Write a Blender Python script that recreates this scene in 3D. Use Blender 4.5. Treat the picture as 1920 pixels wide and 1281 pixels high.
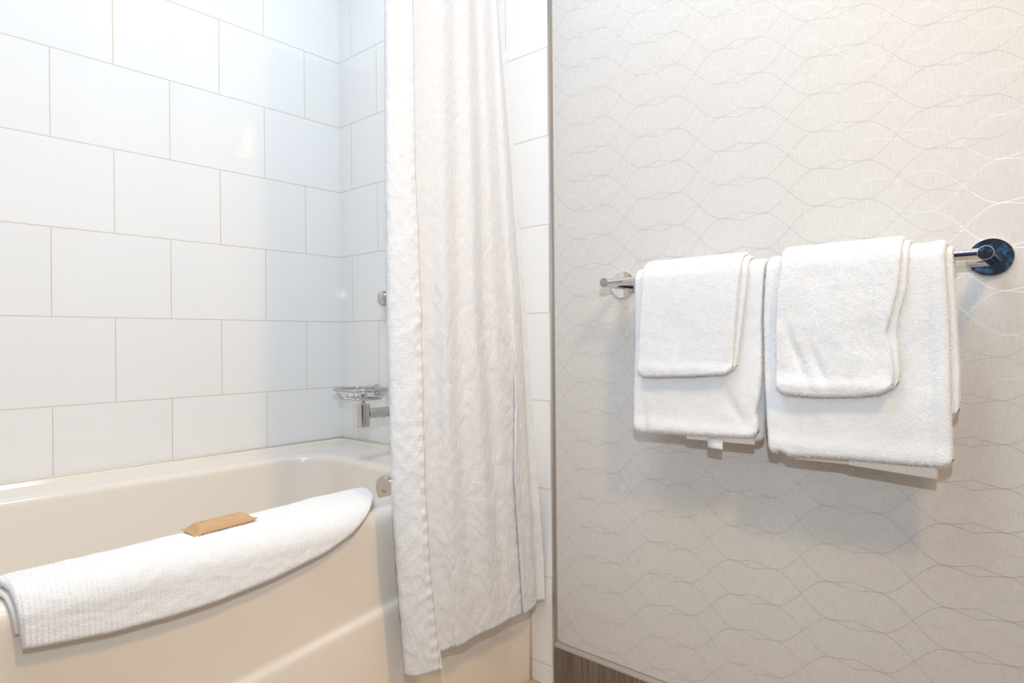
import bpy, bmesh, math, random
import numpy as np
from mathutils import Vector, Matrix, noise

random.seed(7); rng = np.random.default_rng(7)
for o in list(bpy.data.objects): bpy.data.objects.remove(o)
scene = bpy.context.scene
C = scene.collection
PI = math.pi

# ---------------------------------------------------------------- camera
CAM = Vector((1.73757, -1.16413, 0.79653)); YAW, PITCH, ROLL = -0.7208, -0.00063, -0.00887
FPX = 1204.74
def cam_axes():
    cy, sy, cp, sp, cr, sr = math.cos(YAW), math.sin(YAW), math.cos(PITCH), math.sin(PITCH), math.cos(ROLL), math.sin(ROLL)
    f = Vector((sy*cp, cy*cp, sp)); r = Vector((cy, -sy, 0)); u = r.cross(f)
    return cr*r + sr*u, -sr*r + cr*u, f
r_, u_, f_ = cam_axes()
cd = bpy.data.cameras.new('camera'); cam = bpy.data.objects.new('camera', cd); C.objects.link(cam)
m = Matrix((( r_.x, u_.x, -f_.x, CAM.x), (r_.y, u_.y, -f_.y, CAM.y), (r_.z, u_.z, -f_.z, CAM.z), (0, 0, 0, 1)))
cam.matrix_world = m
cd.sensor_width = 36; cd.sensor_fit = 'HORIZONTAL'; cd.lens = FPX*36/1920; cd.clip_start = 0.01
scene.camera = cam

# ---------------------------------------------------------------- world, lights, exposure
w = bpy.data.worlds.new('world'); scene.world = w; w.use_nodes = True
w.node_tree.nodes['Background'].inputs[0].default_value = (0.9, 0.93, 1, 1)
w.node_tree.nodes['Background'].inputs[1].default_value = 0.3
def light(name, kind, loc, target, power, color, **kw):
    l = bpy.data.lights.new(name, kind); l.energy = power; l.color = color
    for k, v in kw.items(): setattr(l, k, v)
    o = bpy.data.objects.new(name, l); C.objects.link(o); o.location = loc
    o.rotation_euler = (Vector(target)-Vector(loc)).to_track_quat('-Z', 'Y').to_euler()
    return o
# the photographer's flash, just above the camera and tilted upwards
light('camera_flash', 'SPOT', (1.775, -1.19, 1.10), (0.70, -0.10, 1.12), 27.5, (0.78, 0.89, 1.0), shadow_soft_size=0.012, spot_size=math.radians(140), spot_blend=1.0)
# warm lamp of the vanity, high on the right wall
light('vanity_lamp', 'AREA', (2.13, -0.78, 2.05), (0.95, -0.35, 0.25), 5.4, (1.0, 0.64, 0.27), shape='RECTANGLE', size=0.09, size_y=0.22, spread=math.radians(115))
# added overhead fill for tub and room, standing in for ceiling-bounced flash
light('ceiling_fill', 'AREA', (1.05, -0.75, 2.375), (1.05, -0.75, 0), 21.5, (0.74, 0.87, 1.0), shape='DISK', size=0.9)
scene.view_settings.view_transform = 'Standard'; scene.view_settings.look = 'None'
scene.view_settings.exposure = 0.0; scene.view_settings.gamma = 1; scene.view_settings.use_curve_mapping = False

# ---------------------------------------------------------------- node helpers and materials
def mat(name, col, rough=0.5, metal=0.0, **kw):
    M = bpy.data.materials.new(name); M.use_nodes = True
    b = M.node_tree.nodes['Principled BSDF']
    b.inputs['Base Color'].default_value = (*col, 1); b.inputs['Roughness'].default_value = rough
    b.inputs['Metallic'].default_value = metal
    for k, v in kw.items(): b.inputs[k].default_value = v
    return M
class NT:
    def __init__(s, M): s.t = M.node_tree; s.b = s.t.nodes['Principled BSDF']
    def n(s, kind, **kw):
        nd = s.t.nodes.new(kind)
        for k, v in kw.items(): setattr(nd, k, v)
        return nd
    def l(s, a, b): s.t.links.new(a, b)
    def math(s, op, a, b=None, c=None):
        nd = s.n('ShaderNodeMath', operation=op)
        for i, v in enumerate((a, b, c)):
            if v is None: continue
            if isinstance(v, (int, float)): nd.inputs[i].default_value = v
            else: s.l(v, nd.inputs[i])
        return nd.outputs[0]
    def pos(s):
        g = s.n('ShaderNodeTexCoord'); sep = s.n('ShaderNodeSeparateXYZ'); s.l(g.outputs['Object'], sep.inputs[0])
        return g.outputs['Object'], sep.outputs[0], sep.outputs[1], sep.outputs[2]
    def comb(s, x, y, z=0.0):
        nd = s.n('ShaderNodeCombineXYZ')
        for i, v in enumerate((x, y, z)):
            if isinstance(v, (int, float)): nd.inputs[i].default_value = v
            else: s.l(v, nd.inputs[i])
        return nd.outputs[0]
    def noise(s, vec, scale, detail=2, rough=0.5):
        nd = s.n('ShaderNodeTexNoise'); s.l(vec, nd.inputs['Vector'])
        nd.inputs['Scale'].default_value = scale; nd.inputs['Detail'].default_value = detail; nd.inputs['Roughness'].default_value = rough
        return nd.outputs['Fac']
    def mapr(s, v, a, b, c, d):
        nd = s.n('ShaderNodeMapRange'); s.l(v, nd.inputs[0])
        for i, q in enumerate((a, b, c, d)): nd.inputs[i+1].default_value = q
        return nd.outputs[0]
    def mix(s, f, a, b):
        nd = s.n('ShaderNodeMix', data_type='RGBA')
        if isinstance(f, (int, float)): nd.inputs[0].default_value = f
        else: s.l(f, nd.inputs[0])
        for i, v in ((6, a), (7, b)):
            if isinstance(v, tuple): nd.inputs[i].default_value = (*v, 1)
            else: s.l(v, nd.inputs[i])
        return nd.outputs[2]
    def bump(s, h, strength, dist, base=None):
        nd = s.n('ShaderNodeBump'); s.l(h, nd.inputs['Height']); nd.inputs['Strength'].default_value = strength; nd.inputs['Distance'].default_value = dist
        if base is not None: s.l(base, nd.inputs['Normal'])
        return nd.outputs[0]

TILE_W, TILE_H, ROW0 = 0.2556, 0.2032, 0.861
def tile_mat(name, axis, off):
    M = mat(name, (0.86, 0.86, 0.85), 0.09); t = NT(M); _, x, y, z = t.pos()
    u = t.math('ADD', x if axis == 'x' else y, off); v = t.math('ADD', z, TILE_H*10-ROW0)
    br = t.n('ShaderNodeTexBrick'); t.l(t.comb(u, v), br.inputs['Vector'])
    br.offset = 0.5; br.offset_frequency = 2; br.squash = 1
    for k, q in (('Scale', 1.0), ('Mortar Size', 0.0012), ('Mortar Smooth', 0.25), ('Bias', 0.0), ('Brick Width', TILE_W), ('Row Height', TILE_H)):
        br.inputs[k].default_value = q
    br.inputs['Color1'].default_value = (0.90, 0.885, 0.868, 1); br.inputs['Color2'].default_value = (0.88, 0.866, 0.85, 1)
    st = t.mapr(t.noise(t.comb(u, v), 3.0, 3), 0.4, 0.65, 0, 1)
    gr = t.mix(st, (0.72, 0.66, 0.57), (0.76, 0.61, 0.43))
    t.l(gr, br.inputs['Mortar'])
    t.l(br.outputs['Color'], t.b.inputs['Base Color'])
    t.l(t.mapr(br.outputs['Fac'], 0, 1, 0.035, 0.7), t.b.inputs['Roughness'])
    inv = t.math('SUBTRACT', 1.0, br.outputs['Fac'])
    wav = t.noise(t.comb(u, v), 7.0, 1)
    b1 = t.bump(wav, 0.16, 0.004)
    t.l(t.bump(inv, 0.7, 0.0012, b1), t.b.inputs['Normal'])
    return M
def wallpaper_mat():
    M = mat('wallpaper', (0.62, 0.57, 0.53), 0.45); t = NT(M); _, x, y, z = t.pos()
    P, dz = 0.1662, 0.0635
    xs = t.math('ADD', x, t.math('MULTIPLY', t.math('SUBTRACT', z, 0.45), 0.0215))
    def lines(x0, z0, wid):
        a = t.math('PINGPONG', t.math('ADD', xs, -x0+P*20), P/2)
        up = t.math('MULTIPLY', t.math('SINE', t.math('MULTIPLY', t.math('MINIMUM', a, 0.046), PI/2/0.046)), 0.0315)
        tail = t.math('MULTIPLY', t.math('POWER', t.math('MAXIMUM', t.math('DIVIDE', t.math('SUBTRACT', a, 0.046), 0.037), 0.0), 1.5), 0.0078)
        h = t.math('SUBTRACT', up, tail)
        wd = t.math('MULTIPLY', t.mapr(a, 0.0, 0.045, 1.35, 1.0), wid)
        outs = []
        for sg in (1, -1):
            q = t.math('ADD', z, -z0 + dz*20)
            q = t.math('SUBTRACT' if sg > 0 else 'ADD', q, h)
            d = t.math('PINGPONG', q, dz/2)
            outs.append(t.math('SUBTRACT', 1.0, t.math('SMOOTH_MIN', t.math('DIVIDE', d, wd), 1.0, 0.3)))
        return t.math('MAXIMUM', t.math('MAXIMUM', outs[0], outs[1]), 0.0)
    dark = lines(1.541, 0.4184, 0.00078); light_ = lines(1.541+P/2, 0.4184+dz/2, 0.00075)
    th = t.noise(t.comb(t.math('MULTIPLY', x, 900.0), t.math('MULTIPLY', z, 40.0)), 1.0, 3)
    th2 = t.noise(t.comb(t.math('MULTIPLY', x, 60.0), t.math('MULTIPLY', z, 500.0)), 1.0, 2)
    thr = t.math('ADD', t.math('MULTIPLY', th, 0.7), t.math('MULTIPLY', th2, 0.3))
    base = t.mix(t.mapr(thr, 0.3, 0.7, 0, 1), (0.595, 0.572, 0.55), (0.71, 0.685, 0.66))
    c = t.mix(t.math('MULTIPLY', dark, 0.56), base, (0.40, 0.355, 0.32))
    c = t.mix(t.math('MULTIPLY', light_, 0.36), c, (0.97, 0.94, 0.90))
    t.l(c, t.b.inputs['Base Color'])
    ink = t.math('MAXIMUM', dark, light_)
    t.l(t.math('MULTIPLY', ink, 0.50), t.b.inputs['Metallic']); t.l(t.mapr(ink, 0, 1, 0.55, 0.40), t.b.inputs['Roughness'])
    t.l(t.bump(thr, 0.25, 0.0006), t.b.inputs['Normal'])
    return M
def baseboard_mat():
    M = mat('dark_laminate', (0.12, 0.09, 0.07), 0.45); t = NT(M); _, x, y, z = t.pos()
    n1 = t.noise(t.comb(t.math('MULTIPLY', t.math('ADD', x, y), 420.0), t.math('MULTIPLY', z, 4.0)), 1.0, 4, 0.7)
    t.l(t.mix(t.mapr(n1, 0.35, 0.65, 0, 1), (0.085, 0.062, 0.045), (0.26, 0.20, 0.155)), t.b.inputs['Base Color'])
    t.l(t.bump(n1, 0.2, 0.0005), t.b.inputs['Normal'])
    return M
def floor_mat():
    M = mat('floor_tile', (0.32, 0.25, 0.18), 0.4); t = NT(M); p, x, y, z = t.pos()
    br = t.n('ShaderNodeTexBrick'); t.l(t.comb(x, y), br.inputs['Vector']); br.offset = 0
    for k, q in (('Scale', 1.0), ('Mortar Size', 0.002), ('Brick Width', 0.3048), ('Row Height', 0.3048)): br.inputs[k].default_value = q
    n1 = t.noise(p, 12.0, 6); c = t.mix(n1, (0.44, 0.35, 0.26), (0.60, 0.49, 0.38))
    t.l(c, br.inputs['Color1']); t.l(c, br.inputs['Color2']); br.inputs['Mortar'].default_value = (0.18, 0.14, 0.10, 1)
    t.l(br.outputs['Color'], t.b.inputs['Base Color'])
    return M
def terry_mat(name, col=(0.875, 0.88, 0.89)):
    M = mat(name, col, 0.95); t = NT(M); p, x, y, z = t.pos()
    t.b.inputs['Sheen Weight'].default_value = 0.25; t.b.inputs['Sheen Roughness'].default_value = 0.6
    vo = t.n('ShaderNodeTexVoronoi'); t.l(p, vo.inputs['Vector']); vo.inputs['Scale'].default_value = 620
    t.l(t.bump(vo.outputs['Distance'], 0.45, 0.0014), t.b.inputs['Normal'])
    return M
def curtain_mat():
    M = mat('curtain_cotton', (0.91, 0.92, 0.95), 0.75); t = NT(M); p, x, y, z = t.pos()
    uv = t.n('ShaderNodeUVMap'); mp = t.n('ShaderNodeMapping'); t.l(uv.outputs[0], mp.inputs[0]); mp.inputs['Rotation'].default_value = (0, 0, 0.75); mp.inputs['Scale'].default_value = (1.5, 0.75, 1)
    vec = mp.outputs[0]
    t.b.inputs['Sheen Weight'].default_value = 0.1
    vo = t.n('ShaderNodeTexVoronoi', feature='F1'); t.l(uv.outputs[0], vo.inputs['Vector']); vo.inputs['Scale'].default_value = 150; vo.inputs['Randomness'].default_value = 0.35
    n2 = t.noise(vec, 38, 5, 0.62); rid = t.math('ABSOLUTE', t.math('SUBTRACT', n2, 0.5))
    b1 = t.bump(rid, 0.30, 0.009)
    b2 = t.bump(t.noise(vec, 80, 4, 0.6), 0.5, 0.004, b1)
    t.l(t.bump(vo.outputs['Distance'], 0.22, 0.0016, b2), t.b.inputs['Normal'])
    # thin cloth lets a little light through
    out = t.t.nodes['Material Output']; tr = t.n('ShaderNodeBsdfTranslucent'); tr.inputs[0].default_value = (0.85, 0.83, 0.82, 1)
    mx = t.n('ShaderNodeMixShader'); mx.inputs[0].default_value = 0.18
    t.l(t.b.outputs[0], mx.inputs[1]); t.l(tr.outputs[0], mx.inputs[2]); t.l(mx.outputs[0], out.inputs[0])
    return M
def tub_mat():
    M = mat('tub_enamel', (0.85, 0.775, 0.685), 0.14); t = NT(M); p, *_ = t.pos()
    t.b.inputs['Coat Weight'].default_value = 0.3; t.b.inputs['Coat Roughness'].default_value = 0.05
    t.l(t.bump(t.noise(p, 5, 1), 0.05, 0.01), t.b.inputs['Normal'])
    return M
def kraft_mat():
    M = mat('kraft_paper', (0.62, 0.38, 0.18), 0.7); t = NT(M); p, *_ = t.pos()
    n1 = t.noise(p, 400, 4); t.l(t.mix(n1, (0.50, 0.295, 0.14), (0.58, 0.37, 0.20)), t.b.inputs['Base Color'])
    t.l(t.bump(t.noise(p, 90, 3), 0.4, 0.002), t.b.inputs['Normal'])
    return M
def navy_mat():
    M = mat('navy_reflection_paint', (0.012, 0.03, 0.09), 0.5); t = NT(M); p, *_ = t.pos()
    n1 = t.noise(p, 34, 6, 0.75)
    t.l(t.mix(t.mapr(n1, 0.52, 0.64, 0, 1), (0.004, 0.008, 0.028), (0.06, 0.20, 0.45)), t.b.inputs['Base Color'])  # blue speckle put in for the mirrored patch in the right end plate
    return M
chrome = mat('chrome', (0.80, 0.79, 0.78), 0.025, 1.0)
chrome_dull = mat('chrome_fittings', (0.58, 0.565, 0.55), 0.10, 1.0)
satin = mat('satin_metal', (0.55, 0.54, 0.53), 0.28, 1.0)
MT = dict(tub=tub_mat(), tile_l=tile_mat('tile_long_wall', 'y', 0.1207), tile_e=tile_mat('tile_end_wall', 'x', 0.0635), paper=wallpaper_mat(),
          base=baseboard_mat(), floor=floor_mat(), terry=terry_mat('terry_cotton'), curtain=curtain_mat(), matcloth=terry_mat('mat_cotton', (0.83, 0.82, 0.815)), kraft=kraft_mat(), navy=navy_mat(),
          paint=mat('ceiling_paint', (0.85, 0.85, 0.84), 0.8), beige=mat('beige_wall_covering', (0.70, 0.655, 0.61), 0.7), tan=mat('tan_backing', (0.52, 0.40, 0.28), 0.7), cap=mat('grey_vinyl_cap', (0.35, 0.305, 0.27), 0.4),
          woven=mat('woven_border', (0.84, 0.80, 0.76), 0.85), label=mat('tag_cloth', (0.86, 0.87, 0.90), 0.6), ink=mat('brown_ink', (0.38, 0.23, 0.11), 0.7),
          black=mat('recess_shade', (0.03, 0.03, 0.03), 0.6), caulk=mat('caulk', (0.80, 0.71, 0.60), 0.5),
          glow=mat('lamp_glass', (0.9, 0.9, 0.9), 0.4))
g = MT['glow'].node_tree.nodes['Principled BSDF']; g.inputs['Emission Color'].default_value = (1, 0.85, 0.7, 1); g.inputs['Emission Strength'].default_value = 0.8

# ---------------------------------------------------------------- mesh helpers
def tag(o, label=None, cat=None, group=None, kind=None):
    for k, v in (('label', label), ('category', cat), ('group', group), ('kind', kind)):
        if v: o[k] = v
    return o
def link(name, me, material, parent=None, smooth=True):
    o = bpy.data.objects.new(name, me); C.objects.link(o)
    if material is not None: me.materials.append(material)
    if smooth: me.polygons.foreach_set('use_smooth', [True]*len(me.polygons))
    if parent is not None: o.parent = parent
    me.update(); return o
def pyd(name, V, F, material, parent=None, smooth=True):
    me = bpy.data.meshes.new(name); me.from_pydata([tuple(v) for v in V], [], F); me.validate()
    return link(name, me, material, parent, smooth)
def bmo(name, bm, material, parent=None, smooth=True, bevel=0.0):
    bmesh.ops.recalc_face_normals(bm, faces=bm.faces)
    me = bpy.data.meshes.new(name); bm.to_mesh(me); bm.free()
    o = link(name, me, material, parent, smooth)
    if bevel:
        md = o.modifiers.new('bevel', 'BEVEL'); md.width = bevel; md.segments = 3; md.limit_method = 'ANGLE'
        md2 = o.modifiers.new('wn', 'WEIGHTED_NORMAL')
    return o
def add_box(bm, a, b):
    vs = [bm.verts.new((x, y, z)) for x in (a[0], b[0]) for y in (a[1], b[1]) for z in (a[2], b[2])]
    for f in ((0,1,3,2),(4,6,7,5),(0,4,5,1),(2,3,7,6),(0,2,6,4),(1,5,7,3)): bm.faces.new([vs[i] for i in f])
def box(name, a, b, material, parent=None, bevel=0.0, smooth=False):
    bm = bmesh.new(); add_box(bm, a, b); return bmo(name, bm, material, parent, smooth or bevel > 0, bevel)
def add_lathe(bm, prof, origin, axis, n=48):
    """prof: (radius, height along axis) list"""
    pf = [prof[0]]
    for (r1, h1), (r2, h2) in zip(prof, prof[1:]):
        L = math.hypot(r2-r1, h2-h1)
        if L > 0.0025:
            for q in (0.0005/L, 1-0.0005/L): pf.append((r1+(r2-r1)*q, h1+(h2-h1)*q))
        pf.append((r2, h2))
    prof = pf
    ax = Vector(axis).normalized(); t = ax.orthogonal().normalized(); s = ax.cross(t); o = Vector(origin); rings = []
    for r, h in prof:
        if r < 1e-6: rings.append([bm.verts.new(o+ax*h)])
        else: rings.append([bm.verts.new(o+ax*h+(t*math.cos(2*PI*i/n)+s*math.sin(2*PI*i/n))*r) for i in range(n)])
    for A, B in zip(rings, rings[1:]):
        for i in range(n):
            j = (i+1) % n
            if len(A) == 1 and len(B) == 1: continue
            if len(A) == 1: bm.faces.new((A[0], B[i], B[j]))
            elif len(B) == 1: bm.faces.new((A[i], A[j], B[0]))
            else: bm.faces.new((A[i], A[j], B[j], B[i]))
def lathe(name, prof, origin, axis, material, parent=None, n=48):
    bm = bmesh.new(); add_lathe(bm, prof, origin, axis, n)
    o = bmo(name, bm, material, parent, True)
    md = o.modifiers.new('es', 'EDGE_SPLIT'); md.split_angle = math.radians(38)
    return o
def add_tube(bm, pts, r, n=10, closed=False, flat=1.0):
    pts = [Vector(p) for p in pts]; N = len(pts); rings = []
    up = Vector((0, 0, 1))
    for i, p in enumerate(pts):
        a = pts[(i-1) % N] if (closed or i > 0) else p; b = pts[(i+1) % N] if (closed or i < N-1) else p
        d = (b-a).normalized()
        s = d.cross(up)
        if s.length < 1e-3: s = d.cross(Vector((0, 1, 0)))
        s.normalize(); v = s.cross(d).normalized()
        rings.append([bm.verts.new(p+(s*math.cos(2*PI*k/n)*flat+v*math.sin(2*PI*k/n))*r) for k in range(n)])
    for i in range(N if closed else N-1):
        A, B = rings[i], rings[(i+1) % N]
        for k in range(n): bm.faces.new((A[k], A[(k+1) % n], B[(k+1) % n], B[k]))
    if not closed: bm.faces.new(rings[0]); bm.faces.new(rings[-1][::-1])
def interp(t, pts):
    xs = [p[0] for p in pts]; ys = [p[1] for p in pts]
    if xs[0] > xs[-1]: xs, ys = xs[::-1], ys[::-1]
    return np.interp(t, xs, ys)
def sstep(a, b, x):
    t = np.clip((x-a)/(b-a), 0, 1); return t*t*(3-2*t)
def fnoise(x, y, z=0.0): return noise.noise(Vector((x, y, z)))

def add_tufts(V, F, n, length, width, drop=0.0, keep=None):
    """short terry loops: single slivers standing on the cloth, returned as extra verts / faces"""
    V = np.asarray(V, float); F = np.asarray(F)
    tri = np.vstack([F[:, [0, 1, 2]], F[:, [0, 2, 3]]]); A, B, D = V[tri[:, 0]], V[tri[:, 1]], V[tri[:, 2]]
    nrm = np.cross(B-A, D-A); ar = np.linalg.norm(nrm, axis=1); ok = ar > 1e-12
    tri, A, B, D, nrm, ar = tri[ok], A[ok], B[ok], D[ok], nrm[ok], ar[ok]
    if keep is not None:
        wgt = ar*keep((A+B+D)/3)
    else: wgt = ar
    idx = rng.choice(len(ar), n, p=wgt/wgt.sum()); nn = nrm[idx]/ar[idx][:, None]
    a, b = rng.random(n), rng.random(n); s = a+b > 1; a[s] = 1-a[s]; b[s] = 1-b[s]
    P = A[idx]+(B[idx]-A[idx])*a[:, None]+(D[idx]-A[idx])*b[:, None]
    rd = rng.normal(size=(n, 3)); tg = np.cross(nn, rd); tg /= np.linalg.norm(tg, axis=1)[:, None]
    L = length*(0.5+rng.random(n))[:, None]
    tip = P+nn*L+np.cross(tg, nn)*L*rng.normal(0, 0.6, (n, 1))+np.array([0, 0, -drop])*L
    base = P-nn*0.0003
    NV = np.stack([base-tg*width/2, base+tg*width/2, tip], 1).reshape(-1, 3)
    NF = (np.arange(n*3).reshape(-1, 3)+len(V))
    return NV, NF
def shell(name, Cn, Nn, half, material, parent=None, tufts=0, tl=0.002, tw=0.0006, bor=0.006, keep=None, disp=None, uv=False, drop=0.5):
    """closed thick cloth around a sheet of centres Cn[i][j] with normals Nn; half = half thickness"""
    Cn = np.asarray(Cn); Nn = np.asarray(Nn); n, m_ = Cn.shape[:2]
    # distance to the border along both directions for a rounded edge
    di = np.concatenate([[0], np.cumsum(np.linalg.norm(np.diff(Cn[:, m_//2], axis=0), axis=1))]); dj = np.concatenate([[0], np.cumsum(np.linalg.norm(np.diff(Cn[n//2], axis=0), axis=1))])
    ei = np.minimum(di, di[-1]-di)[:, None]; ej = np.minimum(dj, dj[-1]-dj)[None, :]
    def rd(e): q = np.clip(1-e/bor, 0, 1); return np.sqrt(np.clip(1-q*q, 0, 1))
    e = rd(ei)*rd(ej)
    h = half*e
    out = Cn+Nn*h[..., None]
    if disp is not None: out = out+Nn*(disp*e)[..., None]
    inn = Cn-Nn*h[..., None]
    V = list(out.reshape(-1, 3)); ido = np.arange(n*m_).reshape(n, m_); idn = ido.copy(); k = n*m_
    for i in range(1, n-1):
        for j in range(1, m_-1):
            V.append(inn[i, j]); idn[i, j] = k; k += 1
    F = []
    for i in range(n-1):
        for j in range(m_-1):
            F.append((ido[i, j], ido[i, j+1], ido[i+1, j+1], ido[i+1, j]))
            F.append((idn[i, j], idn[i+1, j], idn[i+1, j+1], idn[i, j+1]))
    V = np.array(V); F = np.array(F)
    # orientation: outward = along Nn
    f0 = F[2*((n//2)*(m_-1)+m_//2)]; nn = np.cross(V[f0[1]]-V[f0[0]], V[f0[2]]-V[f0[0]])
    if nn @ Nn[n//2, m_//2] < 0: F = F[:, ::-1]
    faces = [tuple(int(q) for q in f) for f in F]
    if tufts:
        NV, NF = add_tufts(V, F, tufts, tl, tw, drop, keep)
        V = np.vstack([V, NV]); faces += [tuple(int(q) for q in f) for f in NF]
    me = bpy.data.meshes.new(name); me.from_pydata(V.tolist(), [], faces)
    return link(name, me, material, parent, True)

# ---------------------------------------------------------------- the room
CEIL = 2.40; XR = 2.30; YB = -1.545
tag(box('floor', (-0.1, YB-0.1, -0.05), (XR+0.1, 0.1, 0.0), MT['floor']), kind='structure')
tag(box('ceiling', (-0.1, YB-0.1, CEIL), (XR+0.1, 0.1, CEIL+0.05), MT['paint']), kind='structure')
wl = tag(box('wall_left', (-0.1, YB-0.1, 0), (0, 0.1, CEIL), MT['tile_l']), kind='structure')
wb = tag(box('wall_back', (0, 0.0, 0), (XR+0.1, 0.1, CEIL), MT['tan']), kind='structure')
box('tile_facing', (0, -0.0005, 0), (0.8365, 0.004, CEIL), MT['tile_e'], wb)
# wallpaper: one thin sheet with a rounded lower left corner
def paper():
    x0, z0, r = 0.8465, 0.1125, 0.013; pts = [(XR, z0), (XR, CEIL), (x0, CEIL)]
    for k in range(9):
        a = PI+PI/2*k/8; pts.append((x0+r+r*math.cos(a), z0+r+r*math.sin(a)))
    bm = bmesh.new(); A = [bm.verts.new((x, -0.0008, z)) for x, z in pts]; B = [bm.verts.new((x, 0.003, z)) for x, z in pts]
    bm.faces.new(A); bm.faces.new(B[::-1]); n = len(A)
    for i in range(n): bm.faces.new((A[i], A[(i+1) % n], B[(i+1) % n], B[i]))
    return bmo('wallpaper', bm, MT['paper'], wb, False)
paper()
tag(box('wall_right', (XR, YB-0.1, 0), (XR+0.1, 0.0, CEIL), MT['beige']), kind='structure')
wf = tag(box('wall_front', (0.0, YB-0.1, 0), (XR, YB, CEIL), MT['beige']), kind='structure')
# metal edge between tile and wallpaper
t1 = tag(box('trim_1', (0.8340, -0.0035, 0.0), (0.8405, 0.001, CEIL), satin, bevel=0.0006), kind='structure')
box('edge_groove', (0.8405, -0.0012, 0.106), (0.8440, 0.001, CEIL), MT['cap'], t1)
bb = tag(box('baseboard_back', (0.8425, -0.010, 0), (XR, 0.0, 0.102), MT['base']), kind='structure')
bm = bmesh.new(); pr = [(0.0, 0.102), (-0.010, 0.102), (-0.0105, 0.1035), (-0.009, 0.106), (-0.003, 0.110), (0.0, 0.1105)]
A = [bm.verts.new((0.8425, y, z)) for y, z in pr]; B = [bm.verts.new((XR, y, z)) for y, z in pr]; bm.faces.new(A); bm.faces.new(B[::-1])
for i in range(len(pr)): bm.faces.new((A[i], A[(i+1) % len(pr)], B[(i+1) % len(pr)], B[i]))
bmo('top_cap', bm, MT['cap'], bb, False)
tag(box('baseboard_right', (XR-0.010, YB, 0), (XR, -0.010, 0.102), MT['base']), kind='structure')
# navy door added behind the camera, put there for its reflection in the chrome
dr = tag(box('added_door', (1.12, YB-0.005, 0.0), (1.90, YB+0.035, 2.03), MT['navy'], bevel=0.003), kind='structure')
box('added_door_frame', (1.06, YB-0.002, 0.0), (1.12, YB+0.045, 2.09), MT['paint'], dr, 0.003)
box('added_door_frame', (1.90, YB-0.002, 0.0), (1.96, YB+0.045, 2.09), MT['paint'], dr, 0.003)
box('added_door_frame', (1.12, YB-0.002, 2.03), (1.90, YB+0.045, 2.09), MT['paint'], dr, 0.003)
lathe('added_door_handle', [(0, 0.0), (0.026, 0.0), (0.026, 0.006), (0.010, 0.008), (0.010, 0.045), (0.024, 0.055), (0.026, 0.068), (0.018, 0.078), (0, 0.08)], (1.84, YB+0.035, 0.98), (0, 1, 0), chrome, dr)

# ---------------------------------------------------------------- lamps as objects (out of frame)
vl = bpy.data.objects.new('vanity_light', None); C.objects.link(vl); vl.location = (XR, -0.78, 2.05)
tag(vl, 'frosted glass vanity light with chrome back plate on the right wall', 'light')
o = box('back_plate', (-0.02, -0.25, -0.05), (-0.0005, 0.25, 0.05), chrome, vl, 0.004)
lathe('lamp_shade', [(0, -0.22), (0.04, -0.22), (0.045, -0.21), (0.045, 0.21), (0.04, 0.22), (0, 0.22)], (-0.07, 0, 0), (0, 1, 0), MT['glow'], vl)
for s in (-0.12, 0.12): lathe('bracket', [(0.008, 0), (0.008, 0.03)], (-0.045, s, 0), (1, 0, 0), chrome, vl)
cl = bpy.data.objects.new('ceiling_fill_panel', None); C.objects.link(cl); cl.location = (1.05, -0.75, CEIL)  # unseen panel added to house the overhead fill
tag(cl, 'wide round panel added on the ceiling for the overhead fill', 'light')
lathe('mounting_ring', [(0, 0), (0.47, 0), (0.475, -0.018), (0.46, -0.020), (0, -0.020)], (0, 0, 0), (0, 0, 1), chrome, cl)

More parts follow.
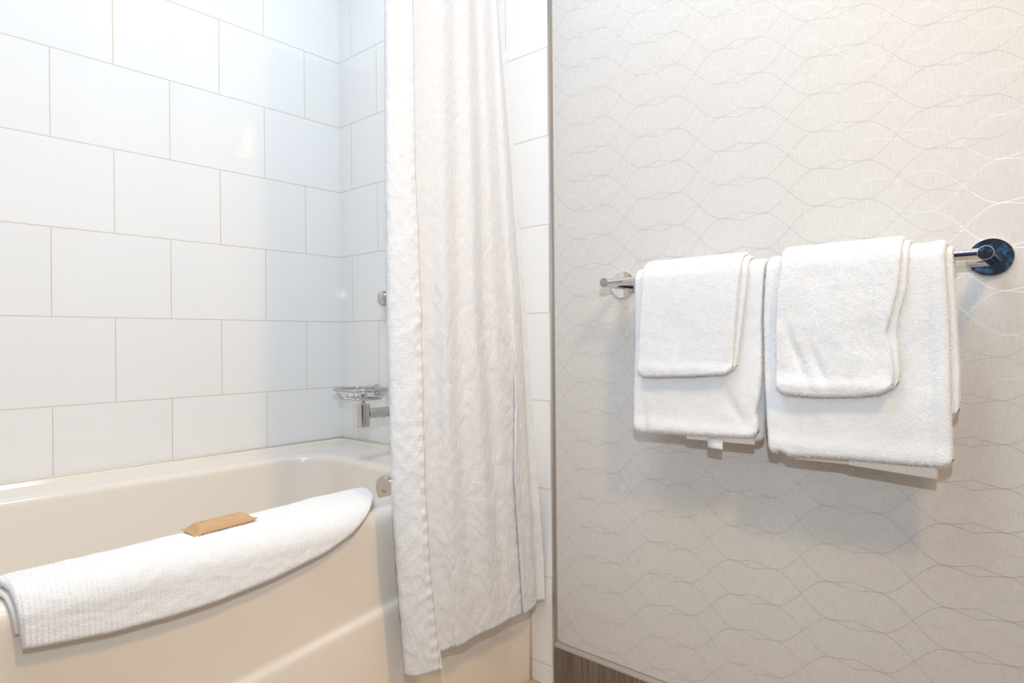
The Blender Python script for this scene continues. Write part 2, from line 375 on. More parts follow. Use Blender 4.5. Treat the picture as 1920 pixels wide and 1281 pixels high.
# ---------------------------------------------------------------- bathtub
def rrect(x0, x1, y0, y1, r, ns=22, nc=8):
    pts = []
    cs = [((x1-r, y1-r), 0), ((x0+r, y1-r), PI/2), ((x0+r, y0+r), PI), ((x1-r, y0+r), 1.5*PI)]
    for q, ((cx, cy), a0) in enumerate(cs):
        for k in range(nc+1):
            a = a0+PI/2*k/nc; pts.append((cx+r*math.cos(a), cy+r*math.sin(a)))
        nx, ny = cs[(q+1) % 4][0]; a1 = a0+PI/2; e = (nx+r*math.cos(a1), ny+r*math.sin(a1)); s = pts[-1]
        for k in range(1, ns): pts.append((s[0]+(e[0]-s[0])*k/ns, s[1]+(e[1]-s[1])*k/ns))
    return pts
def bathtub():
    W, L = 0.0015, -1.5385
    R = []   # (x0,x1,y0,y1,r, z at walls, z at front, follows ridge)
    def ring(ix, zw, zf, x1, r=0.004, rid=False, iy=None):
        iy = ix if iy is None else iy
        R.append((W+ix, x1, L+iy, -W-iy, r, zw, zf, rid))
    ring(0, 0.0, 0.0, 0.766); ring(0, 0.10, 0.10, 0.767)
    ring(0, 0.25, -0.012, 0.7665, rid=True); ring(0, 0.26, -0.005, 0.7655, rid=True); ring(0, 0.265, -0.001, 0.7635, rid=True)
    ring(0, 0.27, 0.003, 0.7595, rid=True); ring(0, 0.275, 0.006, 0.7572, rid=True); ring(0, 0.28, 0.014, 0.757, rid=True)
    ring(0, 0.42, 0.42, 0.7565); ring(0, 0.455, 0.452, 0.7565)
    for k in range(1, 6):
        a = PI/2*k/6; ring(0.0002*k, 0.455+0.042*k/6, 0.455+0.025*math.sin(a), 0.7315+0.025*math.cos(a))
    ring(0.002, 0.4985, 0.480, 0.731); ring(0.009, 0.4985, 0.480, 0.725); ring(0.0115, 0.497, 0.480, 0.722)
    ring(0.0135, 0.489, 0.480, 0.719, 0.008); ring(0.017, 0.4865, 0.480, 0.715, 0.010)
    def inner(i, z, r=0.10, far=0.0, zf=None):
        R.append((0.066+i, 0.672-i, -1.40+i+far, -0.128-i, r, z, z if zf is None else zf, False))
    R.append((0.055, 0.683, -1.41, -0.115, 0.095, 0.4815, 0.480, False))
    inner(0, 0.4795)
    for k in range(1, 7):
        a = PI/2*k/6; inner(0.018*(1-math.cos(a)) if False else 0.018*math.sin(a), 0.4795-0.018*(1-math.cos(a)))
    inner(0.020, 0.44, far=0.01); inner(0.028, 0.36, far=0.05); inner(0.038, 0.27, far=0.10); inner(0.050, 0.18, far=0.15); inner(0.064, 0.13, far=0.19)
    inner(0.085, 0.105, 0.11, 0.22); inner(0.12, 0.095, 0.10, 0.26); inner(0.18, 0.092, 0.09, 0.32)
    V, F = [], []; n = None
    for (x0, x1, y0, y1, r, zw, zf, rid) in R:
        P = rrect(x0, x1, y0, y1, r); n = len(P)
        for x, y in P:
            wt = float(sstep(x1-0.012, x1-0.001, np.array(x))) if r < 0.02 else float(sstep(x1-0.12, x1-0.01, np.array(x)))
            zz = zf
            if rid: zz = 0.300+0.109*(max(y, -1.5)+0.40)+zf
            V.append((x, y, zw*(1-wt)+zz*wt))
    for k in range(len(R)-1):
        for i in range(n):
            j = (i+1) % n; F.append((k*n+i, k*n+j, (k+1)*n+j, (k+1)*n+i))
    F.append(tuple((len(R)-1)*n+i for i in range(n)))
    o = pyd('bathtub', V, F, MT['tub']); return o
tub = tag(bathtub(), 'cream enamel alcove bathtub along the white tiled wall', 'bathtub')
ov = lathe('overflow_plate', [(0, 0.0055), (0.030, 0.0050), (0.0345, 0.0038), (0.036, 0.0015), (0.036, -0.004), (0, -0.004)], (0.414, -0.1505, 0.420), (0, -1, -0.10), chrome_dull, tub)
ov['label'] = 'round chrome overflow plate'
lathe('screw', [(0, 0.0085), (0.0045, 0.0080), (0.006, 0.0065), (0.006, 0.004)], (0.414, -0.1505, 0.420), (0, -1, -0.10), satin, ov, 20)
lathe('screw_recess_shade', [(0, 0.0090), (0.0018, 0.0089), (0.0020, 0.0080)], (0.414, -0.1505, 0.420), (0, -1, -0.10), MT['black'], ov, 12)  # black disc on the screw head paints the shade of its recess
lathe('drain', [(0, 0.004), (0.02, 0.004), (0.034, 0.002), (0.036, 0.0)], (0.37, -0.36, 0.0915), (0, 0, 1), chrome, tub)
# caulk bead along tub and walls
bm = bmesh.new(); add_tube(bm, [(0.0034, -1.53, 0.4995), (0.0034, -0.004, 0.4995)], 0.0030, 8); add_tube(bm, [(0.004, -0.0042, 0.4995), (0.75, -0.0042, 0.4985)], 0.0030, 8)
add_tube(bm, [(0.7675, -0.003, 0.004), (0.7675, -0.003, 0.46)], 0.002, 8)
bmo('caulk_bead', bm, MT['caulk'], tub)

# ---------------------------------------------------------------- spout, soap dish, valve knob
sp = bpy.data.objects.new('tub_spout', None); C.objects.link(sp); sp.location = (0.326, -0.001, 0.604)
tag(sp, 'chrome wall spout with downturned barrel above the tub', 'spout')
lathe('barrel', [(0, 0.031), (0.010, 0.031), (0.0165, 0.030), (0.0175, 0.028), (0.0175, -0.025), (0.0165, -0.026), (0.0155, -0.030), (0.013, -0.030), (0.013, -0.024), (0, -0.024)], (0, -0.152, 0), (0, 0, 1), chrome_dull, sp)
lathe('arm', [(0.0150, 0.0), (0.0150, 0.02), (0.0140, 0.03), (0.0135, 0.139)], (0, 0, 0.004), (0, -1, 0), chrome_dull, sp)
lathe('wall_flange', [(0, 0.0), (0.030, 0.0), (0.030, 0.004), (0.026, 0.007), (0.014, 0.008)], (0, 0.0, 0.004), (0, -1, 0), chrome_dull, sp)
lathe('set_screw', [(0, 0.003), (0.0035, 0.002), (0.004, 0)], (0, -0.085, -0.0092), (0, 0, -1), satin, sp, 16)
lathe('diverter_knob', [(0.0045, 0.030), (0.0065, 0.033), (0.0065, 0.036), (0.0035, 0.038), (0.0035, 0.041), (0.0085, 0.043), (0.0105, 0.046), (0.0105, 0.058), (0.009, 0.060), (0, 0.060)], (0, -0.152, 0), (0, 0, 1), chrome_dull, sp, 28)

sd = bpy.data.objects.new('soap_basket', None); C.objects.link(sd); sd.location = (0.183, -0.001, 0.655)
tag(sd, 'oval chrome wire soap basket on the corner tiles', 'soap dish')
def oval(cx, cy, a, b, z, n=40, e=2.6):
    P = []
    for k in range(n):
        t = 2*PI*k/n; c, s = math.cos(t), math.sin(t)
        P.append((cx+a*math.copysign(abs(c)**(2/e), c), cy+b*math.copysign(abs(s)**(2/e), s), z))
    return P
bm = bmesh.new()
RO = oval(0, -0.060, 0.076, 0.054, 0.006, e=3.6); 
add_tube(bm, RO, 0.0046, 10, True)
o = bmo('basket_rim', bm, chrome_dull, sd)
bm = bmesh.new(); LOW = oval(0, -0.060, 0.062, 0.042, -0.020, e=3.6); add_tube(bm, LOW, 0.0018, 8, True)
for k in range(0, 40, 4):
    a, b = Vector(RO[k]), Vector(LOW[k]); mid = a.lerp(b, 0.6)+Vector((0, 0, -0.001)); mid.x = b.x*1.07; mid.y = -0.06+(b.y+0.06)*1.07
    add_tube(bm, [a, mid, b], 0.0014, 6)
for q in (-0.045, -0.027, -0.009, 0.009, 0.027, 0.045):
    yy = 0.041*math.sqrt(max(0, 1-(abs(q)/0.062)**3.6)); add_tube(bm, [(q, -0.06-yy, -0.020), (q, -0.06+yy, -0.020)], 0.0014, 6)
bmo('basket_wires', bm, chrome_dull, sd)
lathe('wall_mount', [(0, 0), (0.016, 0), (0.016, 0.004), (0.007, 0.006), (0.007, 0.012)], (0, 0.0, 0.002), (0, -1, 0), chrome_dull, sd, 28)

kn = lathe('valve_knob', [(0, 0.040), (0.010, 0.0385), (0.018, 0.034), (0.0225, 0.026), (0.0225, 0.018), (0.018, 0.010), (0.012, 0.006), (0.013, 0.0), (0, 0.0)], (0.250, -0.0008, 0.922), (0, -1, 0), chrome_dull)
tag(kn, 'small round chrome knob on the tiles half hidden by the curtain', 'knob')

# ---------------------------------------------------------------- shower curtain
ZR = 2.040
rod = bpy.data.objects.new('curtain_rod', None); C.objects.link(rod); rod.location = (0.825, 0, ZR)
tag(rod, 'straight chrome shower rod above the tub edge', 'curtain rod')
lathe('rod', [(0, 0.004), (0.0125, 0.004), (0.0125, 1.540), (0, 1.540)], (0, 0, 0), (0, -1, 0), chrome, rod, 24)
lathe('rod_flange', [(0.013, 0.02), (0.020, 0.014), (0.034, 0.006), (0.036, 0.001), (0, 0.001)], (0, 0, 0), (0, -1, 0), chrome, rod, 32)
lathe('rod_flange', [(0.013, 0.02), (0.020, 0.014), (0.034, 0.006), (0.036, 0.001), (0, 0.001)], (0, YB, 0), (0, 1, 0), chrome, rod, 32)
NODES = [
 (.862, [(2.0,-.405),(1.402,-.422),(1.119,-.420),(.836,-.408),(.549,-.404),(.404,-.396),(.314,-.384),(.20,-.370)]),
 (.858, [(2.0,-.42),(1.402,-.438),(1.119,-.438),(.836,-.430),(.549,-.426),(.404,-.419),(.314,-.412),(.20,-.398)]),
 (.832, [(2.0,-.445),(1.398,-.459),(1.116,-.461),(.836,-.458),(.554,-.453),(.410,-.444),(.323,-.438),(.20,-.428)]),
 (.806, [(2.0,-.415),(1.4,-.430),(1.11,-.430),(.836,-.425),(.55,-.420),(.4,-.410),(.32,-.402),(.20,-.390)]),
 (.812, [(2.0,-.355),(1.440,-.364),(1.140,-.360),(.838,-.350),(.533,-.345),(.378,-.334),(.283,-.324),(.20,-.312)]),
 (.831, [(2.0,-.325),(1.446,-.326),(1.142,-.325),(.838,-.325),(.533,-.315),(.379,-.306),(.286,-.300),(.20,-.294)]),
 (.823, [(2.0,-.29),(1.476,-.285),(1.158,-.283),(.84,-.280),(.52,-.270),(.356,-.254),(.255,-.244),(.20,-.240)]),
 (.834, [(2.0,-.262),(1.469,-.258),(1.155,-.252),(.839,-.248),(.518,-.225),(.354,-.212),(.255,-.205),(.20,-.200)]),
 (.822, [(2.0,-.232),(1.5,-.225),(1.172,-.215),(.841,-.208),(.504,-.180),(.33,-.162),(.225,-.154),(.20,-.150)]),
 (.827, [(2.0,-.215),(1.495,-.208),(1.171,-.192),(.841,-.176),(.503,-.152),(.33,-.140),(.224,-.131),(.20,-.126)]),
 (.824, [(2.0,-.188),(1.522,-.182),(1.186,-.162),(.843,-.136),(.65,-.112),(.491,-.104),(.312,-.093),(.202,-.083),(.20,-.081)]),
 (.829, [(2.0,-.176),(1.504,-.169),(1.177,-.145),(.842,-.120),(.65,-.119),(.496,-.126),(.317,-.108),(.21,-.100),(.20,-.098)]),
 (.822, [(2.0,-.17),(1.522,-.160),(1.190,-.121),(.843,-.090),(.486,-.072),(.303,-.060),(.191,-.050),(.18,-.048)]),
 (.808, [(2.0,-.16),(1.53,-.150),(1.19,-.110),(.843,-.075),(.48,-.045),(.29,-.030),(.19,-.022),(.18,-.022)]),
 (.815, [(2.0,-.145),(1.534,-.139),(1.197,-.097),(.844,-.065),(.478,-.028),(.289,-.0085),(.173,-.006),(.16,-.006)]),
]
def curtain():
    NU, NV = 300, 330
    zs = [2.005-(2.005-0.200)*(j/(NV-1)) for j in range(NV)]
    Cn = np.zeros((NV, NU, 3)); K = len(NODES)
    for j, z in enumerate(zs):
        depth = 0.65+0.35*float(sstep(1.6, 0.7, np.array(z)))-0.62*float(sstep(0.6, 0.22, np.array(z)))
        ctl = [((nx-0.825)*depth+0.825 if 3 < i < 10 else nx, float(interp(z, ys))) for i, (nx, ys) in enumerate(NODES)]
        for i in range(NU):
            t = i/(NU-1)*(K-1); k = min(int(t), K-2); f = t-k
            p0, p1, p2, p3 = (ctl[max(k-1, 0)], ctl[k], ctl[k+1], ctl[min(k+2, K-1)])
            q = []
            for c in (0, 1):
                q.append(0.5*((2*p1[c])+(-p0[c]+p2[c])*f+(2*p0[c]-5*p1[c]+4*p2[c]-p3[c])*f*f+(-p0[c]+3*p1[c]-3*p2[c]+p3[c])*f*f*f))
            zz = z
            if z < 0.5: zz += 0.0012*math.sin(t*3.1)*(0.5-z)/0.3
            Cn[j, i] = (q[0], q[1], zz)
    # arc length coordinate at mid height gives the cloth its own coordinates
    mid = Cn[NV//2]; sarc = np.concatenate([[0], np.cumsum(np.linalg.norm(np.diff(mid, axis=0), axis=1))])
    dU = np.gradient(Cn, axis=1); dV = np.gradient(Cn, axis=0); N = np.cross(dU, dV); N /= np.linalg.norm(N, axis=2)[..., None]+1e-9
    D = np.zeros((NV, NU))
    for j, z in enumerate(zs):
        am = 0.35+0.65*float(sstep(1.3, 0.5, np.array(z)))
        for i in range(NU):
            s = sarc[i]
            a = 1-abs(fnoise(s*15+z*7+4, z*5-s*5, 1))*2; b = max(1-abs(fnoise(s*34+z*20, z*9-s*16, 5))*2.6, 1-abs(fnoise(s*30-z*17, z*10+s*14, 15))*2.6)
            D[j, i] = am*(0.0019*a+0.0016*max(b, 0)**2+0.0020*fnoise(s*5, z*3.2, 9))
            # pucker of the stitched free edge
            if s < 0.012: D[j, i] += 0.0010*math.sin(z*260)*am
    D = D*np.minimum(1, np.minimum(np.arange(NU), 8)[None, :]/8*0.9+0.1)
    P = Cn+N*D[..., None]
    P[..., 1] = np.minimum(P[..., 1], -0.005); P[..., 0] = np.maximum(P[..., 0], 0.772)
    V = P.reshape(-1, 3); F = []
    for j in range(NV-1):
        for i in range(NU-1): F.append((j*NU+i, j*NU+i+1, (j+1)*NU+i+1, (j+1)*NU+i))
    me = bpy.data.meshes.new('shower_curtain'); me.from_pydata(V.tolist(), [], F)
    uv = me.uv_layers.new(name='UVMap'); dat = np.zeros(len(me.loops)*2)
    li = np.zeros(len(me.loops), int); me.loops.foreach_get('vertex_index', li)
    dat[0::2] = sarc[li % NU]; dat[1::2] = np.array(zs)[li//NU]; uv.data.foreach_set('uv', dat)
    o = link('shower_curtain', me, MT['curtain'])
    md = o.modifiers.new('thick', 'SOLIDIFY'); md.thickness = 0.0009; md.offset = 0
    # hems: doubled cloth strips following the sheet (bottom hem and the stitched free edge)
    def strip(name, idx_rows, idx_cols, off):
        rows, cols = len(idx_rows), len(idx_cols)
        A = P[np.ix_(idx_rows, idx_cols)]; NN = N[np.ix_(idx_rows, idx_cols)]
        # the camera side of the cloth differs along the fold: cover both faces
        V, F = [], []
        for sgn in (1, -1):
            b = len(V); V += (A+NN*off*sgn).reshape(-1, 3).tolist()
            for r in range(rows-1):
                for c in range(cols-1): F.append((b+r*cols+c, b+r*cols+c+1, b+(r+1)*cols+c+1, b+(r+1)*cols+c))
        h = rows*cols
        edge = [(0, c) for c in range(cols)]+[(r, cols-1) for r in range(1, rows)]+[(rows-1, c) for c in range(cols-2, -1, -1)]+[(r, 0) for r in range(rows-2, 0, -1)]
        for (a, b_) in zip(edge, edge[1:]+edge[:1]):
            i, j = a[0]*cols+a[1], b_[0]*cols+b_[1]; F.append((i, j, h+j, h+i))
        me = bpy.data.meshes.new(name); me.from_pydata(V, [], F)
        uv = me.uv_layers.new(name='UVMap'); li = np.zeros(len(me.loops), int); me.loops.foreach_get('vertex_index', li); li = li % h
        dat = np.zeros(len(me.loops)*2); dat[0::2] = sarc[np.array(idx_cols)[li % cols]]; dat[1::2] = np.array(zs)[np.array(idx_rows)[li//cols]]
        uv.data.foreach_set('uv', dat)
        return link(name, me, MT['curtain'], o)
    for k in range(8):
        i = int(k*(NU-1)/7*0.96)+4; x, y = P[0, i, 0], P[0, i, 1]
        bm = bmesh.new(); add_tube(bm, [(0.825+0.030*math.sin(2*PI*q/28), y+0.003*math.cos(2*PI*q/28)+(x-0.825)*0, ZR-0.014+0.034*math.cos(2*PI*q/28)) for q in range(28)], 0.0016, 8, True)
        bmo('curtain_ring', bm, chrome, o)
    strip('bottom_hem', list(range(NV-5, NV)), list(range(0, NU)), 0.0004)
    strip('side_hem', list(range(0, NV)), list(range(0, 7)), 0.0011)
    return o
cu = tag(curtain(), 'white textured cotton shower curtain hanging gathered outside the tub', 'curtain')

# ---------------------------------------------------------------- towel bar
BY, BZ = -0.065, 0.912
tb = bpy.data.objects.new('towel_bar', None); C.objects.link(tb); tb.location = (1.335, -0.0008, BZ)
tag(tb, 'straight chrome towel bar with round end plates on the patterned wall', 'towel bar')
XL, XRB = 1.027-1.335, 1.645-1.335
lathe('bar', [(0, 0), (0.0078, 0), (0.0078, XRB-XL), (0, XRB-XL)], (XL, BY, 0), (1, 0, 0), chrome, tb, 40)
for xx in (XL, XRB):
    lathe('end_plate', [(0, 0.0048), (0.0270, 0.0048), (0.0280, 0.0038), (0.0280, 0), (0, 0)], (xx, 0, 0), (0, -1, 0), chrome, tb, 64)
    lathe('post', [(0.0098, 0.006), (0.0098, 0.0745), (0.0090, 0.0755), (0, 0.0755)], (xx, 0, 0), (0, -1, 0), chrome, tb, 40)

# ---------------------------------------------------------------- towels
def towel_part(name, R, t, left, right, bottom, back_bottom, parent=None, back_left=None, back_right=None, lump=0.0015, disp=None, tufts=30000, seed=0, relax=0.008, rc=0.016, tl=0.0022, nu=70):
    """cloth folded over the bar; left/right: [(z, x)], bottom: [(x, z)] of the front leg; back leg to back_bottom"""
    nf, na, nb = 70, 14, 40
    x_l = lambda z: float(interp(z, left)); x_r = lambda z: float(interp(z, right))
    Cn = np.zeros((nb+na+nf, nu, 3))
    zt = BZ
    for j in range(nu):
        u = j/(nu-1)
        # front leg bottom for this column
        xb = x_l(0.65)+(x_r(0.65)-x_l(0.65))*u; zb = float(interp(xb, bottom))
        wid = x_r(zb)-x_l(zb); du = min(u, 1-u)*wid
        if du < rc: zb += rc*(1-math.sqrt(max(0, 1-(0.95*(rc-du)/rc)**2)))
        zbb = back_bottom+(zb-float(interp(xb, bottom)))
        for i in range(nb):
            v = i/nb; z = zbb+(zt-zbb)*v
            bl = x_l(z) if back_left is None else float(interp(z, back_left)); brt = x_r(z) if back_right is None else float(interp(z, back_right))
            Cn[i, j] = (bl+(brt-bl)*u, BY+R-relax*0.5*float(sstep(zt, zt-0.12, np.array(z))), z)
        for i in range(na):
            a = PI*i/na; z = zt+R*math.sin(a)
            wa = i/na; xl = x_l(zt); xr = x_r(zt)
            if back_left is not None: xl = xl*wa+float(interp(zt, back_left))*(1-wa)
            if back_right is not None: xr = xr*wa+float(interp(zt, back_right))*(1-wa)
            Cn[nb+i, j] = (xl+(xr-xl)*u, BY+R*math.cos(a), z)
        for i in range(nf):
            v = i/(nf-1); z = zt+(zb-zt)*v
            Cn[nb+na+i, j] = (x_l(z)+(x_r(z)-x_l(z))*u, BY-R+relax*float(sstep(zt, zt-0.14, np.array(z))), z)
    dI = np.gradient(Cn, axis=0); dJ = np.gradient(Cn, axis=1); N = np.cross(dI, dJ); N /= np.linalg.norm(N, axis=2)[..., None]+1e-9
    # outward normal: at the top row it must point up
    if N[nb+na//2, nu//2, 2] < 0: N = -N
    D = np.zeros(Cn.shape[:2])
    for i in range(D.shape[0]):
        for j in range(nu):
            x, y, z = Cn[i, j]
            if i >= nb+na//2:
                low = min(1, max(0, (BZ+0.03-z)/0.15))
                D[i, j] = low*(1.5*lump*fnoise(x*16+seed, z*14, seed)+lump*0.5*fnoise(x*45, z*40, seed+3))+0.0004*fnoise(x*160, z*160, seed+5)
                if disp: D[i, j] += disp(x, z)
            else: D[i, j] = 0.0003*fnoise(x*160, z*160, seed+5)
    keep = lambda P: np.where(P[:, 1] < BY+0.005, 1.0, 0.12)
    return shell(name, Cn, N, t/2, MT['terry'], parent, int(tufts*1.3), tl, 0.0005, min(0.0065, t*0.6), keep, D)

def gauss(d, s): return math.exp(-(d/s)**2)
r0 = 0.0078
# left bath towel
bl = towel_part('bath_towel', r0+0.0065, 0.0120,
    left=[(.93,1.1030),(.9165,1.1016),(.784,1.0956),(.692,1.0915),(.60,1.0910)],
    right=[(.935,1.3505),(.925,1.3495),(.828,1.3410),(.739,1.3395),(.700,1.3360),(.686,1.3330),(.672,1.3290),(.655,1.3335),(.60,1.3300)],
    bottom=[(1.09,.6185),(1.15,.6200),(1.222,.6225),(1.318,.6265),(1.34,.630)], back_bottom=0.6190,
    back_left=[(.93,1.105),(.60,1.100)], back_right=[(.93,1.3495),(.62,1.3360)],
    disp=lambda x, z: -0.0030*gauss(x-1.118, .006)*gauss(z-.64, .035)+0.003*gauss(z-.632, .014)-0.003*gauss((x-1.285)+(z-.69)*0.5, .010)*gauss(z-.68, .03), seed=1, tufts=36000)
tag(bl, 'white folded bath towel hanging at the left end of the bar', 'towel', 'bath towels on the bar')
def ribbed(name, x0, x1, z0, z1, z1b, y, parent, pitch=0.0044):
    n = int((x1-x0)/0.0006); cols = []
    V, F = [], []
    for i in range(n+1):
        x = x0+(x1-x0)*i/n; d = 0.0009*abs(math.sin(PI*(x-x0)/pitch)); ztop = z1; zb = z0+(z1b-z0)*i/n
        for (yy, z) in ((y-0.0025-d, ztop), (y-0.0025-d, zb+0.002), (y-0.001-d*0.5, zb), (y+0.001, zb), (y+0.0025, zb+0.002), (y+0.0025, ztop)): V.append((x, yy, z))
    for i in range(n):
        for k in range(6): F.append((i*6+k, i*6+(k+1) % 6, (i+1)*6+(k+1) % 6, (i+1)*6+k))
    F.append(tuple(range(6))); F.append(tuple(n*6+k for k in range(5, -1, -1)))
    return pyd(name, V, F, MT['woven'], parent)
ribbed('woven_border', 1.198, 1.322, 0.6135, 0.68, 0.6150, -0.0640, bl)
V, F = [], []
for k in range(9):
    s = k/8; z = 0.618-0.0165*s; yy = -0.0685-0.003*math.sin(s*2.2)
    for x in (1.2395+0.003*s, 1.2690-0.0005*s): V.append((x, yy, z+(0.0015 if x < 1.25 else 0)))
for k in range(8): F.append((2*k, 2*k+1, 2*k+3, 2*k+2))
o = pyd('care_tag', V, F, MT['label'], bl); o.modifiers.new('thick', 'SOLIDIFY').thickness = 0.0005; o['label'] = 'small white care tag'

# right bath towel
br_ = towel_part('bath_towel', r0+0.0103, 0.0080,
    left=[(.935,1.3515),(.916,1.3510),(.828,1.3440),(.739,1.3440),(.651,1.3475),(.60,1.3515)],
    right=[(.935,1.5990),(.9216,1.6003),(.8207,1.6039),(.683,1.6054),(.60,1.6078)],
    bottom=[(1.345,.604),(1.354,.6050),(1.368,.6115),(1.380,.6040),(1.404,.6060),(1.481,.6090),(1.552,.6100),(1.608,.6120)], back_bottom=0.672,
    back_left=[(.93,1.358),(.60,1.362)], back_right=[(.935,1.6010),(.9204,1.6020),(.8209,1.6050),(.66,1.6060)],
    disp=lambda x, z: -0.0045*gauss(x-1.577-(.80-z)*0.02, .009)*min(1, max(0, (.90-z)/.1))+0.003*gauss(z-.622, .016)+0.002*gauss(x-1.592, .006), seed=2, tufts=42000)
tag(br_, 'white folded bath towel hanging at the right end of the bar, the widest one', 'towel', 'bath towels on the bar')
towel_part('under_fold', r0+0.0034, 0.0050,
    left=[(.935,1.42),(.60,1.42)], right=[(.935,1.6075),(.9204,1.6080),(.8209,1.6110),(.7457,1.6145),(.66,1.6125)],
    bottom=[(1.40,.690),(1.60,.684),(1.62,.682)], back_bottom=0.690, parent=br_, seed=31, tufts=14000, lump=0.0004)
ribbed('woven_border', 1.388, 1.520, 0.5975, 0.66, 0.5990, -0.0600, br_)
ribbed('woven_border', 1.470, 1.586, 0.5985, 0.66, 0.5915, -0.0655, br_, 0.0060)

# hand towels over the bath towels
def two_ply(Rb, left, right, right2, bottom, back_bottom, disp, seed, tufts, lump, wider=0.0):
    a = towel_part('hand_towel', Rb+0.0098, 0.0072, left, right, bottom, back_bottom, disp=disp, seed=seed, tufts=tufts, lump=lump, relax=0.006, rc=0.018)
    left2 = [(z, x+0.004) for z, x in left]; bot2 = [(x, z+0.003) for x, z in bottom]
    b = towel_part('under_fold', Rb+0.0034, 0.0062, left2, right2, bot2, back_bottom+0.01, parent=a, seed=seed+7, tufts=tufts//3, lump=lump*0.3, relax=0.006, rc=0.016, nu=50)
    return a
h1 = two_ply(r0+0.0130,
    [(.945,1.1320),(.9286,1.1283),(.8143,1.1158),(.7338,1.1095),(.70,1.1090)],
    [(.945,1.3190),(.9353,1.3180),(.8735,1.3080),(.784,1.2985),(.7433,1.2955),(.70,1.295)],
    [(.945,1.3270),(.9355,1.3270),(.8735,1.3195),(.7838,1.3055),(.7429,1.2995),(.70,1.298)],
    [(1.10,.7275),(1.15,.7275),(1.209,.7305),(1.288,.7365),(1.31,.738)], 0.78,
    lambda x, z: 0.0018*gauss(z-.742, .010), 11, 26000, 0.0014)
tag(h1, 'smaller white hand towel laid over the left bath towel', 'towel', 'hand towels on the bar')
h2 = two_ply(r0+0.0140,
    [(.945,1.3830),(.9212,1.3800),(.8616,1.3715),(.7926,1.3680),(.719,1.3680),(.69,1.368)],
    [(.95,1.5540),(.9322,1.5510),(.8678,1.5440),(.830,1.5350),(.8031,1.5270),(.7837,1.5330),(.7453,1.5375),(.71,1.5340)],
    [(.95,1.5600),(.9322,1.5585),(.8678,1.5540),(.830,1.5440),(.8031,1.5400),(.7837,1.5420),(.7453,1.5445),(.71,1.5390)],
    [(1.36,.7085),(1.376,.7075),(1.425,.7045),(1.485,.7080),(1.531,.7160),(1.55,.718)], 0.76,
    lambda x, z: 0.0035*gauss(z-.722, .012)-0.0042*gauss((x-1.398)+(z-.78)*0.35, .008)*gauss(z-.765, .05)-0.003*gauss((x-1.425)+(z-.78)*0.35, .007)*gauss(z-.75, .035)-0.002*gauss(x-1.435, .02)*gauss(z-.89, .02)-0.0025*gauss(x-1.506, .006)*gauss(z-.79, .05), 23, 32000, 0.0020)
tag(h2, 'larger thick white hand towel laid over the right bath towel', 'towel', 'hand towels on the bar')

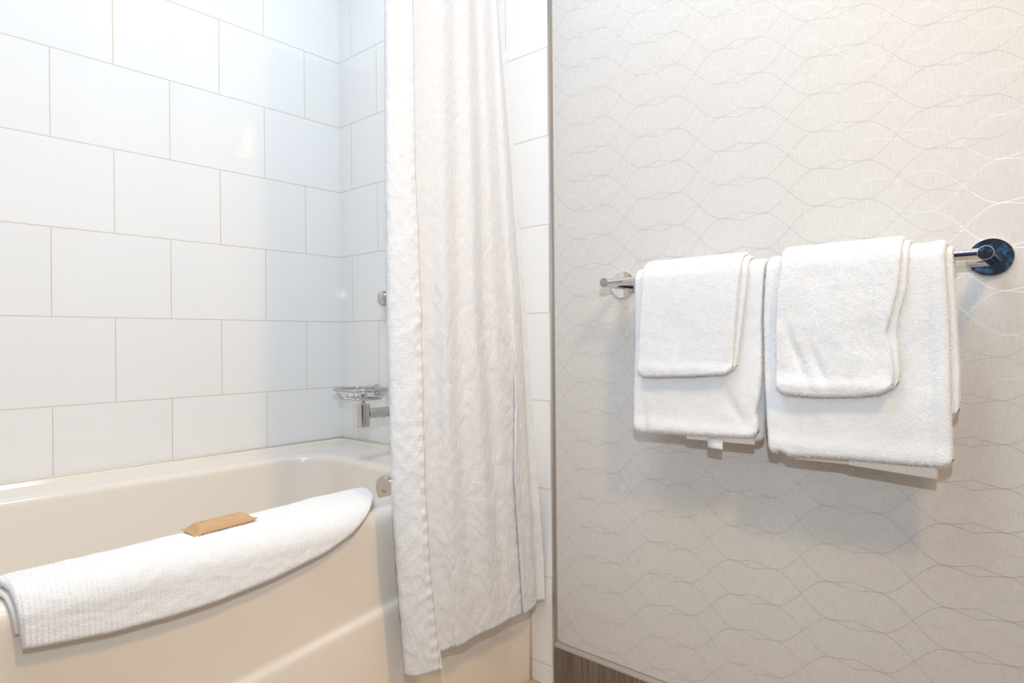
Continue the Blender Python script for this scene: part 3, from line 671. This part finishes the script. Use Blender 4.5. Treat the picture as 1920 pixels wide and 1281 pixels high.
# ---------------------------------------------------------------- bath mat over the tub rim
def mat_sheet(off, t, yl, extra, trim, name, parent=None, tufts=40000, rib=True, under=False):
    ns, ny = 64, 300
    XIN = [(-1.0,.698),(-.91,.694),(-.80,.688),(-.72,.678),(-.62,.660),(-.55,.648),(-.47,.625),(-.42,.612),(-.36,.612)]
    ZB = [(-1.0,.430),(-.976,.428),(-.93,.422),(-.88,.416),(-.80,.413),(-.74,.414),(-.65,.422),(-.555,.438),(-.50,.456),(-.475,.468),(-.455,.478),(-.44,.486),(-.43,.490),(-.36,.492)]
    Cn = np.zeros((ns, ny, 3)); 
    for j in range(ny):
        v = j/(ny-1)
        for i in range(ns):
            u = i/(ns-1)
            yr = -0.366-0.050*u-0.020*u**4-(0.07 if under else 0.0)
            # rounded far end
            yl2 = yl+0.012*u; y = yl2+(yr-yl2)*v
            xin = float(interp(y, XIN))+trim*0.3; zb = float(interp(y, ZB))+trim
            # path over the rim
            X0, XC, ZC, r = xin, 0.7315, 0.455, 0.025+off
            ztop = ZC+r
            lt = XC-X0; la = r*PI/2; lz = max(0.0, ZC-zb); amax = PI/2
            if zb > ZC: amax = math.acos(min(1, max(0, (zb-ZC)/r))) if zb < ZC+r else 0.05; la = r*amax; lz = 0
            s = u*(lt+la+lz)
            if s < lt:
                x = X0+s; z = ztop
                dr_ = max(0, 0.668-x); z -= 2.6*dr_**2+0.02*dr_
            elif s < lt+la or lz <= 0:
                a = min((s-lt)/r, amax); x = XC+r*math.sin(a); z = ZC+r*math.cos(a)
            else: x = XC+r+0.006*(s-lt-la)/0.045; z = ZC-(s-lt-la)
            rr = 0.045; dend = (yr-y)
            Cn[i, j] = (x, y, z)
    # round the far end corners by pulling the border in
    for i in range(ns):
        u = i/(ns-1); c = (0.035 if u < 0.5 else 0.014)*(abs(2*u-1)**4)
        for j in range(ny):
            v = j/(ny-1); Cn[i, j, 1] -= c*v**8
    dI = np.gradient(Cn, axis=0); dJ = np.gradient(Cn, axis=1); N = np.cross(dI, dJ); N /= np.linalg.norm(N, axis=2)[..., None]+1e-9
    if N[2, ny//2, 2] < 0: N = -N
    D = np.zeros((ns, ny))
    for i in range(ns):
        u = i/(ns-1)
        for j in range(ny):
            x, y, z = Cn[i, j]
            D[i, j] = 0.0012*fnoise(y*12, u*3, 2)+0.0006*fnoise(y*50, u*14, 3)
    if rib:
        # woven ribs run across the mat; resample finely along y
        ys = np.linspace(0, ny-1, 1100); k0 = np.floor(ys).astype(int).clip(0, ny-2); fr = (ys-k0)
        lp = lambda A: A[:, k0]*(1-fr)[None, :, None]+A[:, k0+1]*fr[None, :, None]
        Cn, N = lp(Cn), lp(N); D = lp(D[..., None])[..., 0]
        amp = 0.00065+0.0008*np.linspace(0, 1, ns)[:, None]**4
        br2 = np.array([[fnoise(Cn[i, j, 1]*60, i*0.4, 8) for j in range(0, 1100, 4)] for i in range(ns)]).repeat(4, axis=1)[:, :1100]
        D = D+amp*(np.abs(np.sin(PI*Cn[..., 1]/0.0062))*1.4-0.7)+0.0004*br2
    keep = lambda P: np.ones(len(P))
    return shell(name, Cn, N, t/2, MT['matcloth'], parent, tufts, 0.0010, 0.0006, t*0.6, keep, D, drop=0.2)
mt = mat_sheet(0.0165, 0.0120, -0.985, 0, 0.0, 'bath_mat')
tag(mt, 'white ribbed bath mat folded over the rim of the tub', 'bath mat')
mat_sheet(0.0055, 0.0075, -0.990, 0, 0.015, 'under_layer', mt, 0, False, True)

# ---------------------------------------------------------------- soap packet
def packet():
    nx, ny = 60, 30; Cn = np.zeros((nx, ny, 3))
    Lh, Wh = 0.0520, 0.0205
    V, F = [], []
    def hgt(a, b):
        e = float(sstep(1.0, 0.74, np.array(abs(a))))
        w_ = max(0, 1-abs(b)**3.2)
        return 0.0100*e*w_**0.6
    def bumps(a, b, h): return 0.0012*fnoise(a*4, b*5, 3)*(h/0.0125)+0.0030*(1-2*abs(fnoise(a*5+b*3, b*2.5, 6)))*(h/0.0125)
    for layer in (1, -1):
        for i in range(nx):
            a = 2*i/(nx-1)-1
            for j in range(ny):
                b = 2*j/(ny-1)-1; h = hgt(a, b)
                pinch = 1+0.10*float(sstep(0.80, 1.0, np.array(abs(a))))
                z = h*(1.0 if layer > 0 else 0.12)
                if layer > 0: z += 0.0012*fnoise(a*4, b*5, 3)*(h/0.0125)+0.0030*(1-2*abs(fnoise(a*5+b*3, b*2.5, 6)))*(h/0.0125)
                curl = 0.0050*float(sstep(0.78, 1.0, np.array(abs(a))))*(b*0.9 if a < 0 else -b*0.9+0.3)*0.7
                crimp = 0.0003*math.sin(b*60)*float(sstep(0.82, 0.9, np.array(abs(a))))
                V.append((a*Lh+0.0005*math.sin(b*26)*(abs(a) > 0.98), b*Wh*pinch, z+curl+crimp+0.0005*layer+0.0012))
    n = nx*ny
    for i in range(nx-1):
        for j in range(ny-1):
            k = i*ny+j; F.append((k, k+ny, k+ny+1, k+1)); F.append((n+k, n+k+1, n+k+ny+1, n+k+ny))
    ring = [i*ny for i in range(nx)]+[(nx-1)*ny+j for j in range(1, ny)]+[i*ny+ny-1 for i in range(nx-2, -1, -1)]+[j for j in range(ny-2, 0, -1)]
    for a, b in zip(ring, ring[1:]+ring[:1]): F.append((a, b, n+b, n+a))
    o = pyd('soap_packet', V, F, MT['kraft'])
    # faint row of printed letters, too small to read in the photograph
    V, F = [], []
    for k in range(10):
        x = -0.028+k*0.0058; hh = 0.0018
        for (dx, dy, w_, h_) in ((0, 0, 0.0006, hh), (0.0014, 0, 0.0006, hh), (0, hh*(0.4 if k % 2 else 1.0), 0.002, 0.0005)):
            b = len(V)
            for px, py in ((x+dx, 0.004+dy), (x+dx+w_, 0.004+dy), (x+dx+w_, 0.004+dy+(h_ if h_ < 0.001 else 0)-(0)), (x+dx, 0.004+dy+(h_ if h_ < 0.001 else 0))):
                pass
            q = [(x+dx, 0.004+dy), (x+dx+w_, 0.004+dy), (x+dx+w_, 0.004+dy+h_), (x+dx, 0.004+dy+h_)]
            for px, py in q:
                hh2 = hgt(px/Lh, py/Wh); V.append((px, py, hh2+bumps(px/Lh, py/Wh, hh2)+0.0019))
            F.append((b, b+1, b+2, b+3))
    pyd('printed_text', V, F, MT['ink'], o, False)
    return o
pk = packet(); tag(pk, 'small brown paper soap packet lying on the white bath mat', 'soap')
pk.location = (0.704, -0.700, 0.5035)
pk.rotation_euler = (0.0, math.radians(0), math.radians(96))
